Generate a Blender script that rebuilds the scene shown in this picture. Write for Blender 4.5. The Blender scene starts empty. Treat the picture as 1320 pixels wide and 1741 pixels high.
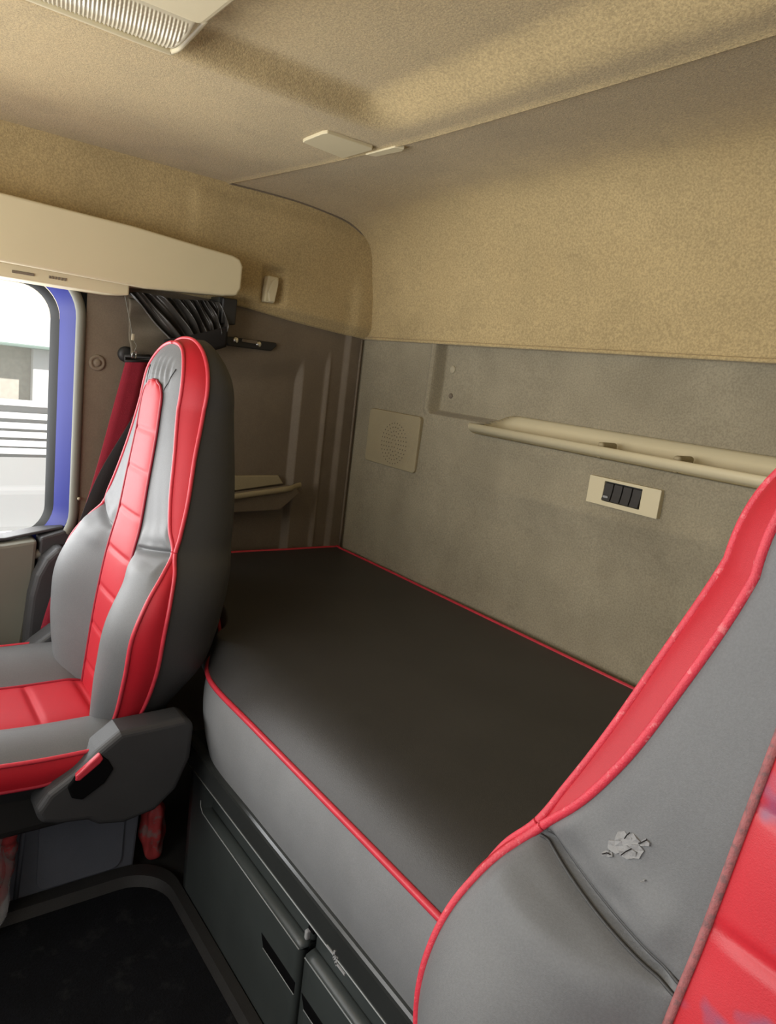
import bpy, bmesh, math, random
import numpy as np
from mathutils import Vector, Matrix
random.seed(4)
SC = bpy.context.scene
COL = SC.collection

# ------------------------------------------------------------------ camera
CAM = np.array([1.9296, -1.3057, 1.2113])
RR = np.array([[0.58866534, 0.79960272, 0.11877967],
               [0.21939717, -0.01661153, -0.9754942],
               [-0.7780347, 0.60029955, -0.1852092]])
FPX = 1221.6
cd = bpy.data.cameras.new('camera')
cam = bpy.data.objects.new('camera', cd)
COL.objects.link(cam)
cd.sensor_fit = 'VERTICAL'
cd.sensor_height = 36.0
cd.lens = 36.0 * FPX / 1741.0
cd.clip_start = 0.02
m3 = Matrix([[RR[0][i], -RR[1][i], -RR[2][i]] for i in range(3)])
cam.matrix_world = Matrix.Translation(Vector(CAM)) @ m3.to_4x4()
SC.camera = cam

# ------------------------------------------------------------------ sky, daylight, exposure
SC.view_settings.view_transform = 'Standard'
SC.view_settings.look = 'None'
SC.view_settings.gamma = 1.0
SC.view_settings.use_curve_mapping = False
SC.view_settings.exposure = -0.06
w = bpy.data.worlds.new('sky'); SC.world = w
w.use_nodes = True
bg = w.node_tree.nodes['Background']
bg.inputs['Color'].default_value = (0.93, 0.97, 1.0, 1)
bg.inputs['Strength'].default_value = 0.9

def window_light(name, loc, target, sx, sy, power, color=(1, 1, 1)):
    l = bpy.data.lights.new(name, 'AREA')
    l.shape = 'RECTANGLE'; l.size = sx; l.size_y = sy
    l.energy = power; l.color = color
    o = bpy.data.objects.new(name, l); COL.objects.link(o)
    o.location = loc
    d = Vector(target) - Vector(loc)
    o.rotation_euler = d.to_track_quat('-Z', 'Y').to_euler()
    return o
window_light('windscreen_daylight', (0.98, -2.05, 1.12), (1.0, -0.3, 1.60), 1.8, 0.6, 27, (1.0, 0.98, 0.95))
window_light('door_window_daylight', (2.30, -1.45, 1.03), (0.9, -0.9, 1.4), 0.9, 0.55, 0.8, (1.0, 0.98, 0.95))
window_light('side_window_daylight', (-0.20, -1.36, 1.02), (1.2, -0.85, 1.30), 0.9, 0.6, 17, (0.97, 0.985, 1.0))
sl = bpy.data.lights.new('sun', 'SUN'); sl.energy = 9.0; sl.angle = 0.02; sl.color = (1.0, 0.97, 0.92)
so = bpy.data.objects.new('sun', sl); COL.objects.link(so)
so.rotation_euler = Vector((-0.55, -0.55, -0.63)).to_track_quat('-Z', 'Y').to_euler()

# ------------------------------------------------------------------ pixel helpers: a point of the photo on a known plane
def _ray(px, py):
    return RR.T @ np.array([(px - 660) / FPX, (py - 870.5) / FPX, 1.0])
def onX(px, py, v):
    d = _ray(px, py); return CAM + d * ((v - CAM[0]) / d[0])
def onY(px, py, v):
    d = _ray(px, py); return CAM + d * ((v - CAM[1]) / d[1])
def onZ(px, py, v):
    d = _ray(px, py); return CAM + d * ((v - CAM[2]) / d[2])

# ------------------------------------------------------------------ materials
def lin(c):
    r = []
    for v in c:
        v /= 255.0
        r.append(v / 12.92 if v <= 0.04045 else ((v + 0.055) / 1.055) ** 2.4)
    return (r[0], r[1], r[2], 1)

def mat(name, rgb, rough=0.5, mott=0.0, mscale=6.0, fine=0.0, fscale=300.0, bump=0.0, bscale=400.0,
        metal=0.0, spec=0.5, sheen=0.0, coat=0.0, blotch=None):
    m = bpy.data.materials.new(name); m.use_nodes = True
    nt = m.node_tree; N = nt.nodes; L = nt.links
    b = N['Principled BSDF']
    b.inputs['Roughness'].default_value = rough
    b.inputs['Metallic'].default_value = metal
    b.inputs['Specular IOR Level'].default_value = spec
    if sheen: b.inputs['Sheen Weight'].default_value = sheen
    if coat: b.inputs['Coat Weight'].default_value = coat; b.inputs['Coat Roughness'].default_value = 0.2
    tc = N.new('ShaderNodeTexCoord')
    col = lin(rgb)
    src = None
    def noise(scale, detail=3.0, rgh=0.6):
        n = N.new('ShaderNodeTexNoise'); n.inputs['Scale'].default_value = scale
        n.inputs['Detail'].default_value = detail; n.inputs['Roughness'].default_value = rgh
        L.new(tc.outputs['Object'], n.inputs['Vector']); return n
    def ramp(n, lo, hi, p0=0.35, p1=0.65):
        r = N.new('ShaderNodeMapRange')
        r.inputs['From Min'].default_value = p0; r.inputs['From Max'].default_value = p1
        r.inputs['To Min'].default_value = lo; r.inputs['To Max'].default_value = hi
        L.new(n.outputs['Fac'], r.inputs['Value']); return r
    if mott or fine:
        a = ramp(noise(mscale), 1 - mott, 1 + mott * 0.6)
        f = ramp(noise(fscale, 2.0), 1 - fine, 1 + fine)
        mu = N.new('ShaderNodeMath'); mu.operation = 'MULTIPLY'
        L.new(a.outputs[0], mu.inputs[0]); L.new(f.outputs[0], mu.inputs[1])
        vm = N.new('ShaderNodeVectorMath'); vm.operation = 'SCALE'
        vm.inputs[0].default_value = col[:3]
        L.new(mu.outputs[0], vm.inputs['Scale'])
        src = vm.outputs[0]
    else:
        b.inputs['Base Color'].default_value = col
    if blotch:
        for (brgb, bsc, p0, p1, amt) in blotch:
            mx = N.new('ShaderNodeMix'); mx.data_type = 'RGBA'
            r = ramp(noise(bsc, 4.0, 0.65), 0.0, amt, p0, p1)
            L.new(r.outputs[0], mx.inputs['Factor'])
            if src is None: mx.inputs['A'].default_value = col
            else: L.new(src, mx.inputs['A'])
            mx.inputs['B'].default_value = lin(brgb)
            src = mx.outputs['Result']
    if src is not None: L.new(src, b.inputs['Base Color'])
    if bump:
        bn = N.new('ShaderNodeBump'); bn.inputs['Strength'].default_value = bump
        bn.inputs['Distance'].default_value = 0.002
        n = noise(bscale, 3.0); L.new(n.outputs['Fac'], bn.inputs['Height'])
        L.new(bn.outputs[0], b.inputs['Normal'])
    return m

TAN = (180, 159, 116); GREY = (150, 141, 119); CREAM = (208, 196, 162)
M = {}
M['tan'] = mat('tan_felt', TAN, 0.95, 0.09, 7, 0.17, 240, 0.5, 380, spec=0.15, sheen=0.15,
               blotch=[((128, 104, 66), 3.5, 0.5, 0.78, 0.30)])
M['grey'] = mat('grey_felt', GREY, 0.95, 0.10, 6, 0.13, 260, 0.4, 420, spec=0.15, sheen=0.1,
                blotch=[((92, 82, 66), 4.0, 0.5, 0.75, 0.25)])
M['brown'] = mat('brown_grey_vinyl', (118, 106, 90), 0.7, 0.08, 5, 0.06, 260, 0.2, 420, spec=0.3,
                 blotch=[((70, 60, 48), 3.5, 0.5, 0.75, 0.3)])
M['cream'] = mat('cream_plastic', CREAM, 0.5, 0.02, 5, 0.0, 200, 0.05, 500, spec=0.35)
M['speaker'] = mat('speaker_plate', (160, 148, 118), 0.7, 0.05, 9, 0.04, 300, 0.2, 500, spec=0.25)
M['grey_plastic'] = mat('light_grey_rubber', (108, 107, 96), 0.55, 0.04, 8, spec=0.35)
M['black'] = mat('black_plastic', (34, 33, 32), 0.55, 0.1, 20, 0.0, 300, 0.15, 600, spec=0.45)
M['rocker'] = mat('dark_rocker_plastic', (56, 53, 50), 0.6, spec=0.3)
M['shell'] = mat('charcoal_plastic', (56, 56, 57), 0.5, 0.06, 12, 0.03, 300, 0.2, 700, spec=0.4)
M['gloss'] = mat('glossy_black_plastic', (46, 48, 47), 0.22, 0.1, 8, spec=0.5)
M['void'] = mat('deep_black', (7, 7, 8), 0.8, spec=0.1)
M['edge'] = mat('pale_grey_edge', (148, 152, 152), 0.4, spec=0.5)
M['pedestal'] = mat('blue_grey_plastic', (106, 109, 117), 0.55, 0.06, 12, 0.03, 300, 0.2, 700, spec=0.35)
M['flap'] = mat('olive_brown_fabric', (104, 96, 82), 0.7, 0.08, 20, 0.05, 400, 0.3, 500, spec=0.2)
M['cabinet'] = mat('cabinet_black', (62, 67, 66), 0.38, 0.12, 8, spec=0.5)
M['rubber'] = mat('black_rubber', (22, 24, 24), 0.5, spec=0.4)
M['blue'] = mat('blue_paint', (48, 56, 138), 0.42, 0.05, 10, spec=0.4)
M['leather'] = mat('charcoal_leatherette', (98, 99, 100), 0.52, 0.06, 6, 0.06, 500, 0.18, 900, spec=0.34)
M['leather_back'] = mat('dark_leatherette', (62, 62, 62), 0.5, 0.06, 6, 0.05, 500, 0.18, 900, spec=0.35)
M['mattress'] = mat('black_leatherette', (56, 55, 54), 0.43, 0.12, 5, 0.10, 420, 0.25, 800, spec=0.4)
M['mattress_side'] = mat('grey_leatherette', (126, 127, 128), 0.5, 0.08, 6, 0.05, 420, 0.2, 800, spec=0.35)
M['red'] = mat('red_leatherette', (172, 28, 40), 0.52, 0.05, 8, 0.03, 500, 0.12, 900, spec=0.28)
M['red_worn'] = mat('worn_red_leatherette', (184, 38, 48), 0.4, 0.05, 8, 0.03, 500, 0.12, 900, spec=0.4,
                    blotch=[((92, 84, 116), 7, 0.56, 0.63, 0.85)])
M['pipe'] = mat('red_piping', (196, 54, 68), 0.4, 0.08, 60, spec=0.45)
M['pipe_worn'] = mat('cracked_pink_piping', (198, 52, 68), 0.5, 0.08, 60, 0.0, 300, 0.4, 500, spec=0.4,
                     blotch=[((226, 150, 150), 150, 0.58, 0.66, 0.35)])
M['pipe_grey'] = mat('frayed_grey_piping', (150, 92, 92), 0.7, 0.15, 80, 0.0, 300, 0.5, 400, spec=0.3,
                     blotch=[((96, 84, 84), 120, 0.5, 0.62, 0.6)])
M['dpipe'] = mat('dark_red_piping', (150, 32, 48), 0.5, 0.08, 60, spec=0.4)
M['webbing'] = mat('red_webbing', (132, 34, 48), 0.8, 0.05, 30, 0.1, 500, 0.4, 900, spec=0.2)
M['dweb'] = mat('black_webbing', (38, 36, 36), 0.8, 0.05, 30, 0.1, 500, 0.4, 900, spec=0.2)
M['mat'] = mat('black_floor_mat', (15, 16, 20), 0.9, 0.3, 12, 0.3, 220, 0.8, 260, spec=0.2,
               blotch=[((46, 46, 46), 22, 0.56, 0.75, 0.6)])
M['floor'] = mat('dark_floor_vinyl', (48, 47, 46), 0.6, 0.12, 12, 0.06, 300, 0.3, 500, spec=0.3)
M['metal'] = mat('chrome', (210, 210, 205), 0.2, metal=1.0)
M['curtain'] = mat('black_curtain_satin', (50, 46, 41), 0.34, 0.1, 20, spec=0.6, sheen=0.2)
M['screw'] = mat('pale_plug', (170, 160, 135), 0.5, spec=0.3)
M['patch'] = mat('peeling_leatherette', (150, 148, 146), 0.7, 0.15, 90, 0.0, 300, 0.9, 300, spec=0.3)
M['torn'] = mat('torn_leatherette', (130, 130, 130), 0.6, 0.1, 90, 0, 300, 0.5, 300, spec=0.35)
M['crack'] = mat('crack_dark', (40, 38, 38), 0.9, spec=0.1)
M['wallgrey'] = mat('outside_render', (196, 190, 178), 0.9, 0.15, 1.5, 0.06, 20, spec=0.1)
M['beige'] = mat('outside_brick', (214, 202, 182), 0.9, 0.15, 2.0, 0.06, 20, spec=0.1)
M['white'] = mat('white_paint', (240, 240, 240), 0.6, 0.03, 3, spec=0.3)
M['green'] = mat('green_gutter', (120, 140, 132), 0.6, spec=0.3)
M['greyout'] = mat('outside_grey', (150, 150, 150), 0.8, spec=0.2)
M['asphalt'] = mat('pale_concrete', (200, 200, 198), 0.9, 0.08, 1.0, 0.06, 12, spec=0.1)
M['ragred'] = mat('red_white_wrapper', (196, 60, 62), 0.5, 0.1, 20, 0, 300, 0.3, 120, spec=0.4,
                  blotch=[((190, 170, 160), 18, 0.52, 0.58, 0.9)])
M['ragdark'] = mat('faded_red_wrapper', (176, 66, 66), 0.6, 0.1, 20, 0, 300, 0.3, 120, spec=0.3,
                  blotch=[((128, 112, 108), 26, 0.52, 0.6, 0.8)])
def glassmat(name, rgb, rough, alpha):
    m = bpy.data.materials.new(name); m.use_nodes = True
    b = m.node_tree.nodes['Principled BSDF']
    b.inputs['Base Color'].default_value = lin(rgb)
    b.inputs['Roughness'].default_value = rough
    b.inputs['Alpha'].default_value = alpha
    b.inputs['Specular IOR Level'].default_value = 0.5
    return m
M['glass'] = glassmat('window_glass', (235, 245, 240), 0.02, 0.10)
M['lens'] = glassmat('clear_ribbed_lens', (240, 232, 205), 0.18, 0.72)
M['film'] = glassmat('clear_plastic_film', (205, 205, 205), 0.2, 0.42)

# ------------------------------------------------------------------ object helpers
def link(name, me, m=None, parent=None, smooth=True):
    if m is not None: me.materials.append(M[m] if isinstance(m, str) else m)
    if smooth:
        for p in me.polygons: p.use_smooth = True
    o = bpy.data.objects.new(name, me); COL.objects.link(o)
    if parent is not None: o.parent = parent
    return o
def from_data(name, V, Fc, m=None, parent=None, smooth=True):
    me = bpy.data.meshes.new(name)
    off = Vector((0, 0, 0))
    if parent is not None:
        q = parent
        while q is not None: off += q.location; q = q.parent
    me.from_pydata([tuple(Vector(v) - off) for v in V], [], Fc)
    me.validate(); 
    bm = bmesh.new(); bm.from_mesh(me)
    bmesh.ops.remove_doubles(bm, verts=bm.verts, dist=1e-6)
    bmesh.ops.recalc_face_normals(bm, faces=bm.faces)
    bm.to_mesh(me); bm.free()
    return link(name, me, m, parent, smooth)
def autosmooth(o, ang=35):
    me = o.data
    bm = bmesh.new(); bm.from_mesh(me)
    for e in bm.edges:
        e.smooth = not (len(e.link_faces) == 2 and e.calc_face_angle(0) > math.radians(ang))
    bm.to_mesh(me); bm.free()
    return o
def grid(name, fn, us, vs, m=None, parent=None, close_u=False, thick=0.0, smooth=True):
    V = [fn(u, v) for v in vs for u in us]
    nu, nv = len(us), len(vs)
    Fc = []
    for j in range(nv - 1):
        for i in range(nu - (0 if close_u else 1)):
            i2 = (i + 1) % nu
            Fc.append((j * nu + i, j * nu + i2, (j + 1) * nu + i2, (j + 1) * nu + i))
    o = from_data(name, V, Fc, m, parent, smooth)
    if thick:
        md = o.modifiers.new('thickness', 'SOLIDIFY'); md.thickness = abs(thick); md.offset = -1 if thick > 0 else 1
    return o
def tube_data(pts, r, seg=8, closed=False):
    P = [Vector(p) for p in pts]; n = len(P)
    V = []; Fc = []
    prev = None
    for i, p in enumerate(P):
        if closed: t = P[(i + 1) % n] - P[i - 1]
        else: t = P[min(i + 1, n - 1)] - P[max(i - 1, 0)]
        t.normalize()
        if prev is None:
            a = Vector((0, 0, 1)) if abs(t.z) < 0.9 else Vector((1, 0, 0))
            nrm = t.cross(a).normalized()
        else:
            nrm = (prev - t * prev.dot(t)).normalized()
        prev = nrm
        bn = t.cross(nrm)
        rr = r[i] if isinstance(r, (list, tuple)) else r
        for k in range(seg):
            an = 2 * math.pi * k / seg
            V.append(p + nrm * (rr * math.cos(an)) + bn * (rr * math.sin(an)))
    for i in range(n if closed else n - 1):
        j = (i + 1) % n
        for k in range(seg):
            k2 = (k + 1) % seg
            Fc.append((i * seg + k, i * seg + k2, j * seg + k2, j * seg + k))
    if not closed:
        Fc.append(tuple(range(seg))); Fc.append(tuple((n - 1) * seg + k for k in range(seg)))
    return V, Fc
def tube(name, pts, r, m, parent=None, seg=8, closed=False):
    V, Fc = tube_data(pts, r, seg, closed)
    return from_data(name, V, Fc, m, parent)
def cr(pts, n=8, closed=False):
    P = [np.array(p, float) for p in pts]; N_ = len(P); out = []
    rng = range(N_ if closed else N_ - 1)
    for i in rng:
        p0 = P[i - 1] if (closed or i > 0) else P[i]
        p1 = P[i]; p2 = P[(i + 1) % N_]
        p3 = P[(i + 2) % N_] if (closed or i + 2 < N_) else p2
        for k in range(n):
            t = k / n
            out.append(0.5 * (2 * p1 + (p2 - p0) * t + (2 * p0 - 5 * p1 + 4 * p2 - p3) * t * t + (3 * p1 - p0 - 3 * p2 + p3) * t ** 3))
    if not closed: out.append(P[-1])
    return out
def curve1(xs, ys):
    xs = np.array(xs, float); ys = np.array(ys, float)
    d = np.gradient(ys, xs)
    def f(x):
        x = min(max(x, xs[0]), xs[-1])
        i = min(max(int(np.searchsorted(xs, x)) - 1, 0), len(xs) - 2)
        h = xs[i + 1] - xs[i]; t = (x - xs[i]) / h
        return ((2 * t ** 3 - 3 * t * t + 1) * ys[i] + (t ** 3 - 2 * t * t + t) * h * d[i] +
                (-2 * t ** 3 + 3 * t * t) * ys[i + 1] + (t ** 3 - t * t) * h * d[i + 1])
    return f
def ss(a, b, x):
    t = min(max((x - a) / (b - a), 0), 1); return t * t * (3 - 2 * t)
def lsp(a, b, n): return [a + (b - a) * i / (n - 1) for i in range(n)]
def bevel(o, wd, seg=2, ang=40):
    md = o.modifiers.new('bevel', 'BEVEL'); md.width = wd; md.segments = seg
    md.limit_method = 'ANGLE'; md.angle_limit = math.radians(ang)
    return o
def box(name, lo, hi, m, parent=None, bv=0.003, seg=2):
    (a, b, c), (d, e, f) = lo, hi
    V = [(a, b, c), (d, b, c), (d, e, c), (a, e, c), (a, b, f), (d, b, f), (d, e, f), (a, e, f)]
    Fc = [(0, 1, 2, 3), (4, 5, 6, 7), (0, 1, 5, 4), (1, 2, 6, 5), (2, 3, 7, 6), (3, 0, 4, 7)]
    o = from_data(name, V, Fc, m, parent, smooth=False)
    if bv: bevel(o, bv, seg)
    return o
def prism(name, pts, axis, a, b, m, parent=None, bv=0.003, seg=2):
    """outline pts (2-D in the two other axes) extruded along axis from a to b"""
    def mk(p, v):
        if axis == 'x': return (v, p[0], p[1])
        if axis == 'y': return (p[0], v, p[1])
        return (p[0], p[1], v)
    n = len(pts)
    V = [mk(p, a) for p in pts] + [mk(p, b) for p in pts]
    Fc = [tuple(range(n)), tuple(range(n, 2 * n))] + [(i, (i + 1) % n, n + (i + 1) % n, n + i) for i in range(n)]
    o = from_data(name, V, Fc, m, parent, smooth=False)
    if bv: bevel(o, bv, seg)
    return o
def rrect(a, b, c, d, r, n=6):
    """rounded rectangle outline a..c by b..d"""
    out = []
    for (cx, cy, s) in ((c - r, d - r, 0), (a + r, d - r, 90), (a + r, b + r, 180), (c - r, b + r, 270)):
        for k in range(n + 1):
            t = math.radians(s + 90 * k / n); out.append((cx + r * math.cos(t), cy + r * math.sin(t)))
    return out
def disc(name, c, nrm, prof, m, parent=None, seg=24):
    """lathe: prof = list of (radius, height along nrm)"""
    nrm = Vector(nrm).normalized()
    a = nrm.orthogonal().normalized(); b = nrm.cross(a); c = Vector(c)
    V = []; Fc = []
    for (r, h) in prof:
        for k in range(seg):
            t = 2 * math.pi * k / seg
            V.append(c + nrm * h + a * (r * math.cos(t)) + b * (r * math.sin(t)))
    for j in range(len(prof) - 1):
        for k in range(seg):
            k2 = (k + 1) % seg
            Fc.append((j * seg + k, j * seg + k2, (j + 1) * seg + k2, (j + 1) * seg + k))
    Fc.append(tuple(range(seg))); Fc.append(tuple((len(prof) - 1) * seg + k for k in range(seg)))
    return from_data(name, V, Fc, m, parent)
def thing(name, loc, label, cat, group=None):
    o = bpy.data.objects.new(name, None); COL.objects.link(o)
    o.location = loc; o.empty_display_size = 0.05
    return tag(o, label, cat, group)
def tag(o, label, cat, group=None):
    o['label'] = label; o['category'] = cat
    if group: o['group'] = group
    return o
def struct(o):
    o['kind'] = 'structure'; return o

XR = 2.22          # driver-side wall
# ================================================================== SETTING
# ---- floor
struct(box('floor', (-0.05, -2.0, -0.04), (XR + 0.05, 0.03, 0.0), 'floor', bv=0))
# ---- rear wall, grey felt, with its pressed relief
ZL = float((onY(797, 721, -0.030)[2] + onY(1297, 817, -0.030)[2]) / 2); XL = float(onY(797, 721, -0.030)[0])
def tray_top(x): return 0.037 * ss(0.0, 0.11, x - XL) ** 0.7
def yrear(x, z):
    y = 0.0
    y += 0.034 * ss(0.360, 0.374, x) * ss(1.120, 1.134, z)
    y -= 0.007 * math.exp(-((x - 0.352) / 0.009) ** 2) * ss(1.115, 1.135, z)
    y += 0.020 * (1 - ss(0.86, 0.965, z + 0.03 * (x - 1.0))) * ss(0.40, 0.8, x)
    y -= 0.007 * math.exp(-((z - 0.972 - 0.02 * (x - 1)) / 0.016) ** 2) * ss(0.6, 0.9, x) * (1 - ss(1.25, 1.4, x))
    y -= 0.006 * math.exp(-((z - 1.075) / 0.02) ** 2) * ss(0.5, 0.8, x)
    y += 0.004 * math.sin(x * 5) * math.sin(z * 6)
    if x > XL and ZL - 0.022 < z < ZL + tray_top(x): y = 0.065
    return y
zrows = sorted(set(lsp(0.0, 1.318, 133) + lsp(ZL - 0.03, ZL + 0.042, 37) + lsp(1.118, 1.138, 12)))
xcols = sorted(set(lsp(-0.02, XR, 225) + lsp(0.34, 0.385, 24)))
o = grid('wall_rear', lambda x, z: (x, yrear(x, z), z), xcols, zrows, 'grey')
struct(o)
# ---- rear wall upper shell rolling over into the ceiling, tan felt
yseam = curve1([-0.1, 0.0, 0.3, 0.62, 1.05, 1.40, 1.8, 2.3], [-0.51, -0.497, -0.462, -0.433, -0.425, -0.43, -0.45, -0.49])
def shell_profile(x):
    ys = yseam(x)
    Mi = [(ys, 1.655), (-0.36, 1.664), (-0.27, 1.674), (-0.18, 1.677), (-0.10, 1.662), (-0.045, 1.61), (-0.016, 1.53), (-0.006, 1.42), (0.0, 1.316)]
    Si = [(ys, 1.655), (-0.39, 1.657), (-0.28, 1.656), (-0.165, 1.646), (-0.102, 1.633), (-0.050, 1.603), (-0.022, 1.555), (-0.010, 1.45), (0.0, 1.316)]
    k = ss(0.03, 0.55, x)
    return cr([tuple(np.array(a) * (1 - k) + np.array(b) * k) for a, b in zip(Si, Mi)], 6) + [np.array([0.07, 1.3165])]
xs = lsp(0.0, XR, 60); prof = [shell_profile(x) for x in xs]
nP = len(prof[0])
struct(grid('wall_rear_upper', lambda i, j: (xs[i], prof[i][j][0], prof[i][j][1]), list(range(60)), list(range(nP)), 'tan'))
# ---- ceiling in front of the seam, with the raised centre panel
def zceil(x, y):
    k = ss(0.712, 0.775, x) * (1 - ss(1.80, 1.87, x))
    kk = 1 - ss(-0.575 , -0.475, y)
    return 1.655 + 0.036 * k * kk
def fceil(x, t):
    ys = yseam(x) - 0.0015
    y = ys + (-2.0 - ys) * t
    return (x, y, zceil(x, y) - (0.003 if t == 0 else 0))
struct(grid('ceiling', fceil, lsp(-0.02, XR, 150), [i / 160 for i in range(161)], 'tan'))
# ---- side wall: grey-brown lower panel with niche, tan upper panel
zs_side = curve1([-2.0, -0.83, -0.437, -0.24, 0.02], [1.36, 1.36, 1.352, 1.332, 1.312])
def xside(y, z):
    x = -0.005
    top = 1 - ss(1.15, 1.235, z + 0.10 * max(0, -y - 0.22))
    x -= 0.026 * (1 - ss(-0.207, -0.190, y)) * top * ss(-0.66, -0.60, y)
    x -= 0.010 * (1 - ss(-0.118, -0.104, y)) * ss(-0.66, -0.6, y) * (1 - ss(1.2, 1.27, z))
    x += 0.003 * math.exp(-((y + 0.110) / 0.007) ** 2) * (1 - ss(1.2, 1.27, z))
    x += 0.014 * ss(-0.064, -0.046, y)
    return x
def fside(y, t):
    z = 0.0 + zs_side(y) * t
    return (xside(y, z), y, z)
struct(grid('wall_left', fside, sorted(set(lsp(-0.826, 0.0, 150) + lsp(-0.21, -0.04, 70))), lsp(0, 1, 120), 'brown'))
def fup(y, t):
    z0 = zs_side(y); t = max(t, 0); z = z0 + (1.70 - z0) * t
    x = 0.028 - 0.022 * (1 - ss(0.0, 0.09, t)) - 0.02 * ss(-0.95, -0.55, -abs(y)) * 0
    x -= 0.024 * math.exp(-(((y + 0.342) / 0.034) ** 6)) * ss(1.36, 1.38, z) * (1 - ss(1.455, 1.475, z))
    x += 0.016 * ss(-0.60, -0.57, y) * (1 - ss(1.60, 1.64, z)) * 0.4
    x += 0.010 * ss(-0.085, -0.05, y) * (1 - ss(1.42, 1.52, z))
    return (x, y, z)
def fup2(y, t):
    if t < 0: return (-0.08, y, zs_side(y) - 0.001)
    return fup(y, t)
struct(grid('wall_left_upper', fup2, lsp(-2.0, 0.0, 200), [-1] + lsp(0, 1, 60), 'tan'))
sp_ = [shell_profile(0.03)[k] for k in range(nP)]
struct(tube('trim_3', [(0.031, p[0] - 0.001, p[1] - 0.001) for p in sp_[:-1] if p[1] > 1.33], 0.0028, 'brown', seg=6))
struct(box('wall_rear_sun_block', (-0.08, 0.085, 0.0), (XR + 0.04, 0.10, 1.75), 'shell', bv=0))  # unseen sheet added behind the rear wall to stop a sun leak
struct(box('ceiling_sun_block', (-0.08, -2.06, 1.735), (XR + 0.04, 0.10, 1.75), 'shell', bv=0))  # unseen sheet added over the ceiling to keep the sun out
# ---- driver-side wall, then unseen panels added to hold back side and low light
struct(box('wall_right', (XR, -0.95, 0.0), (XR + 0.04, 0.03, 1.72), 'brown', bv=0))
struct(box('wall_right_light_block_low', (XR, -2.0, 0.0), (XR + 0.04, -0.95, 0.72), 'brown', bv=0))  # unseen, added to cut the daylight entering from this side
struct(box('wall_right_light_block_high', (XR, -2.0, 1.34), (XR + 0.04, -0.95, 1.72), 'tan', bv=0))  # unseen, added above the opening to hold back sky light
struct(box('wall_front_light_block', (-0.05, -2.06, 0.0), (XR + 0.05, -2.0, 0.95), 'shell', bv=0))  # unseen dash box added to keep low daylight off the floor
# ---- seam rail between grey and tan on the rear wall
tr = tube('trim_1', [(x, -0.003, 1.3165) for x in lsp(0.0, XR, 30)], 0.0045, 'tan', seg=8); struct(tr)
tr = tube('trim_2', [(0.012, -0.010, z) for z in lsp(0.64, 1.312, 12)], 0.004, 'brown', seg=8); struct(tr)

# ---- window in the side wall
def ring(name, yb, zb, zt, yf, r, x, wd, xo, m, parent, n=10):
    """flat band round a rounded opening (rear edge yb), from x to xo across width wd"""
    def outline(g):
        return rrect(yf - g, zb - g, yb + g, zt + g, r + g, n)
    A = outline(0); B = outline(wd)
    V = [(xo, p[0], p[1]) for p in A] + [((x + xo) / 2 + 0.003, (p[0] + q[0]) / 2, (p[1] + q[1]) / 2) for p, q in zip(A, B)] + [(x, q[0], q[1]) for q in B]
    k = len(A); Fc = []
    for j in range(2):
        for i in range(k):
            i2 = (i + 1) % k
            Fc.append((j * k + i, j * k + i2, (j + 1) * k + i2, (j + 1) * k + i))
    return from_data(name, V, Fc, m, parent)
win = struct(thing('window_1', (-0.05, -1.35, 0.72), 'side window of the cab seen past the far seat', 'window'))
ring('window_seal', -0.895, 0.70, 1.325, -1.75, 0.075, -0.052, 0.018, -0.070, 'rubber', win)
pane = prism('glass_pane', rrect(-1.755, 0.695, -0.89, 1.33, 0.075), 'x', -0.0735, -0.0695, 'glass', win, bv=0)
jamb = ring('window_frame', -0.877, 0.690, 1.343, -1.77, 0.090, -0.022, 0.034, -0.052, 'blue', win)
ring('light_leak_filler', -0.845, 0.66, 1.377, -1.80, 0.12, -0.030, 0.13, -0.028, 'rubber', win)  # filler band added behind the gasket to stop a daylight leak
pts = [(-0.006, p[0], p[1]) for p in rrect(-1.80, 0.655, -0.838, 1.375, 0.115, 10)]
tube('frame_gasket', pts, 0.012, 'grey_plastic', win, seg=10, closed=True)
# door of that side below the window
dr = struct(thing('door_1', (0, -1.35, 0.0), 'far cab door below the side window', 'door'))
def pix(pts, v): return [tuple(onX(a, b, v)[1:]) for a, b in pts]
prism('door_panel', [(-2.0, 0.0), (-0.99, 0.0), (-0.955, 0.42), (-0.93, 0.62), (-0.925, 0.700), (-1.0, 0.690), (-2.0, 0.66)], 'x', -0.055, 0.012, 'grey_plastic', dr, bv=0.008)
prism('corner_trim', [(-0.985, 0.0), (-0.83, 0.0), (-0.83, 0.70), (-0.86, 0.722), (-0.918, 0.705), (-0.924, 0.62), (-0.948, 0.42)], 'x', -0.055, 0.006, 'shell', dr, bv=0.006)
prism('sill_cap', [(-2.0, 0.668), (-0.995, 0.695), (-0.86, 0.722), (-0.86, 0.730), (-0.995, 0.703), (-2.0, 0.676)], 'x', -0.066, -0.012, 'shell', dr, bv=0.003)

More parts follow.
